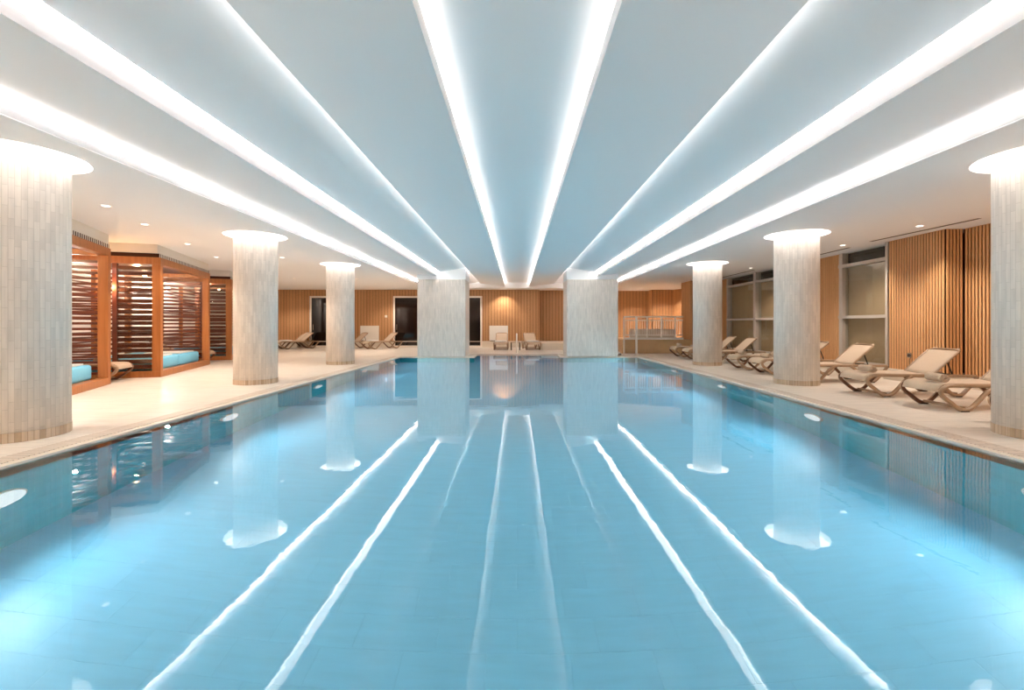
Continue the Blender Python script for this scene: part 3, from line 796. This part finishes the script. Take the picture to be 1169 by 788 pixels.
# ------------------------------------------------------------ cabanas
HCB = 2.80
def cabana(px, py, ang, label, W=3.54, D=2.1, glass_side=True, cushions=True):
    """origin = front corner nearest the viewer, u runs along the open front, v runs back (to -x)"""
    t = thing('cabana', label, 'cabana', (px, py, DZ), ang, 'timber cabanas along the left wall')
    # local: +x = u along front, +y = v into the cabana
    P = .14; H = HCB-DZ
    def part(nm, mat, *bxs, parent=t, bev=0):
        bm = bmesh.new()
        for b in bxs:
            if bev: bevbox(bm, *b, bev)
            else: box(bm, *b)
        return mk(nm, bm, M[mat], parent)
    part('post', 'cabwood', (0, P, 0, P*1.2, .14, H-.16), bev=.006)
    part('post', 'cabwood', (W-P, W, 0, P*1.2, .14, H-.16), bev=.006)
    part('post', 'cabwood', (0, P*.7, D-P, D, .14, H-.16), bev=.006)
    part('post', 'cabwood', (W-P*.7, W, D-P, D, .14, H-.16), bev=.006)
    part('post', 'cabdark', (0.01, .09, .83, .92, .14, H-.16), bev=.005)
    part('post', 'cabwood', (W*.48, W*.48+.10, D-.12, D-.02, .14, H-.16), bev=.005)
    part('top_beam', 'cabwood', (0, W, 0, .17, H-.16, H), bev=.006)
    part('top_beam', 'cabwood', (0, .15, .17, D, H-.16, H), bev=.006)
    part('top_beam', 'cabwood', (W-.15, W, .17, D, H-.16, H), bev=.006)
    part('base_beam', 'cabwood', (0, W, 0, .17, 0, .14), bev=.006)
    part('base_beam', 'cabwood', (0, .15, .17, D, 0, .14), bev=.006)
    part('base_beam', 'cabwood', (W-.15, W, .17, D, 0, .14), bev=.006)
    part('roof', 'cabdark', (.15, W-.15, .17, D, H-.05, H-.01))
    part('platform', 'cabwood', (.15, W-.15, .17, D, .02, .12))
    # louvre screens
    def louvre(x0, x1, y0, y1, tilt=.02, sp=.078, th=.03, z0=.2, z1=H-.2, gaps=None):
        bm = bmesh.new(); z = z0
        along_x = (x1-x0) > (y1-y0)
        while z < z1:
            if along_x: vs = [(x0, y0, z), (x1, y0, z), (x1, y1, z+tilt), (x0, y1, z+tilt)]
            else: vs = [(x0, y0, z), (x1, y0, z+tilt), (x1, y1, z+tilt), (x0, y1, z)]
            a = [bm.verts.new(v) for v in vs]; b = [bm.verts.new((v[0], v[1], v[2]+th)) for v in vs]
            bm.faces.new(a); bm.faces.new(b)
            for i in range(4): bm.faces.new((a[i], a[(i+1) % 4], b[(i+1) % 4], b[i]))
            z += sp
        return mk('louvre_screen', bm, M['cabdark'], t)
    louvre(.1, W*.48, D-.09, D-.05, tilt=.003, th=.036, sp=.113); louvre(W*.48+.1, W-.1, D-.09, D-.05, tilt=.003, th=.05, sp=.113)
    louvre(.03, .07, P*1.2, .83, sp=.126, th=.088, tilt=.002); louvre(.03, .07, .92, D-P, sp=.113, th=.03, tilt=.0)
    louvre(W-.07, W-.03, P*1.2, D-P, sp=.113, th=.05, tilt=.002)
    bm = bmesh.new(); box(bm, .012, .018, P*1.2, .83, .14, H-.16); mk('glass_pane', bm, M['glass'], t)
    bm = bmesh.new(); cyl(bm, (W*.5, D*.55), .05, H-.065, H-.052, 20); mk('roof_light', bm, M['spotlens'], t)
    ld = bpy.data.lights.new('cabana_light', 'POINT'); ld.energy = 14; ld.color = (1, .66, .36); ld.shadow_soft_size = .05
    lo = bpy.data.objects.new('cabana_lamp', ld); C.objects.link(lo); lo.parent = t; lo.location = (W*.5, D*.55, H-.15)
    bm = bmesh.new(); bevbox(bm, W*.5-.06, W*.5+.06, D+.0, D+.12, H-.30, H-.22, .01); mk('added_rear_lamp', bm, M['whitemetal'], t)  # housing and light added unseen behind the cabana to brighten the louvre gaps
    ld = bpy.data.lights.new('cabana_added_light', 'POINT'); ld.energy = 40; ld.color = (1, .92, .84); ld.shadow_soft_size = .06
    lo = bpy.data.objects.new('added_rear_light', ld); C.objects.link(lo); lo.parent = t; lo.location = (W*.5, D+.35, H-.35)
    # roof slat ends: dark dashes above the front beam
    bm = bmesh.new(); x = .02
    while x < W-.05:
        box(bm, x, x+.03, .024, .12, H+.001, H+.09); x += .085
    mk('roof_slats', bm, M['plaster_warm'], t)
    bm = bmesh.new(); box(bm, 0, W, .03, D, H+.001, H+.088); mk('roof_void', bm, M['slatback'], t)
    return t
def local(c, u, v, z=0):
    a = c.rotation_euler.z; x, y, _ = c.location
    return (x+u*math.cos(a)-v*math.sin(a), y+u*math.sin(a)+v*math.cos(a), DZ+z)
angB = math.atan2(3.36, -1.12); angA = math.atan2(.912, -.41)
wA = 3.4
cA = cabana(-8.33-(-.41)*wA, 9.34-.912*wA, angA, 'timber cabana next to the front left column, nearest of the three', W=wA)
cB = cabana(-8.25, 10.54, angB, 'timber cabana in the middle with its whole open front showing')
cC = cabana(-9.79, 15.6, angB, 'timber cabana farthest along, beside the second left column')
def mattress(c, u0, u1, label, v0=.22, v1=1.75):
    h0, h1 = .122, .42
    um, vm = (u0+u1)/2, (v0+v1)/2
    bm = bmesh.new(); bevbox(bm, -(u1-u0)/2, (u1-u0)/2, -(v1-v0)/2, (v1-v0)/2, 0, h1-h0, .05, 4)
    p = local(c, um, vm, h0)
    o = mk('daybed_mattress', bm, M['cushion'], loc=p, smooth=True); o.rotation_euler = (0, 0, c.rotation_euler.z)
    tag(o, label, 'mattress', 'turquoise daybed mattresses in the cabanas')
    p = local(c, um+.05, vm-.28, h1)
    return p
for c, W, nm in ((cA, wA, 'first'), (cB, 3.54, 'middle'), (cC, 3.54, 'farthest')):
    for i, (a, b) in enumerate(((.2, W/2-.01), (W/2+.01, W-.22))):
        p = mattress(c, a, b, 'turquoise daybed mattress in the %s cabana, %s half' % (nm, ('nearer', 'farther')[i]))
        folded(p[0], p[1], p[2]+.003, c.rotation_euler.z, 'flat white towel spread on the %s mattress of the %s cabana' % (('nearer', 'farther')[i], nm),
               'white towels on the daybeds', sx=.55, sy=.40, h=.035)
# plaster infill behind and above the cabanas
for i, (c, W) in enumerate(((cA, wA), (cB, 3.54), (cC, 3.54))):
    bm = bmesh.new(); a = -.08
    zprism(bm, [local(c, u, v)[:2] for u, v in ((-.04, .05), (W+.04, .05), (W+.04, 2.4), (-.04, 2.4))], HCB+.092, ZS)
    struct('trim_%d' % (10+i), bm, M['plaster_warm'])
    bm = bmesh.new()
    zprism(bm, [local(c, u, v)[:2] for u, v in ((-.4, 3.22), (W+1.0, 3.22), (W+1.0, 3.3), (-.4, 3.3))], DZ, ZS)
    struct('wall_left_%s' % ('near', 'middle', 'deep')[i], bm, M['plaster_warm'])
# wall lamp between first two cabanas
p = local(cB, -.06, 1.0, 2.05)
t = thing('wall_lamp', 'glowing amber wall lamp between the first two cabanas', 'wall lamp', p, angB)
bm = bmesh.new(); bevbox(bm, .02, .055, -.04, .04, -.12, .14, .006); mk('back_plate', bm, M['whitemetal'], t)
bm = bmesh.new(); cyl(bm, (0, 0), .03, -.05, .09, 16, .035); mk('bulb', bm, M['bulb'], t)
ld = bpy.data.lights.new('wall_lamp_light', 'POINT'); ld.energy = 6; ld.color = (1, .55, .24); ld.shadow_soft_size = .05
lo = bpy.data.objects.new('lamp', ld); C.objects.link(lo); lo.parent = t; lo.location = (-.08, 0, .02)

# ------------------------------------------------------------ world + render look
w = bpy.data.worlds.new('world'); sc.world = w; w.use_nodes = True
w.node_tree.nodes['Background'].inputs[0].default_value = (0.6, 0.75, 1, 1); w.node_tree.nodes['Background'].inputs[1].default_value = 0.02
sc.view_settings.view_transform = 'Standard'; sc.view_settings.look = 'None'
sc.view_settings.gamma = 1.0; sc.view_settings.use_curve_mapping = False
sc.view_settings.exposure = 2.2
cy = sc.cycles
cy.use_denoising = True
try: cy.denoiser = 'OPENIMAGEDENOISE'
except Exception: pass
cy.max_bounces = 10; cy.diffuse_bounces = 5; cy.glossy_bounces = 5; cy.transmission_bounces = 8; cy.transparent_max_bounces = 12
cy.caustics_refractive = True; cy.caustics_reflective = False
cy.blur_glossy = 0.5; cy.sample_clamp_indirect = 6.0; cy.sample_clamp_direct = 0
cy.use_light_tree = True
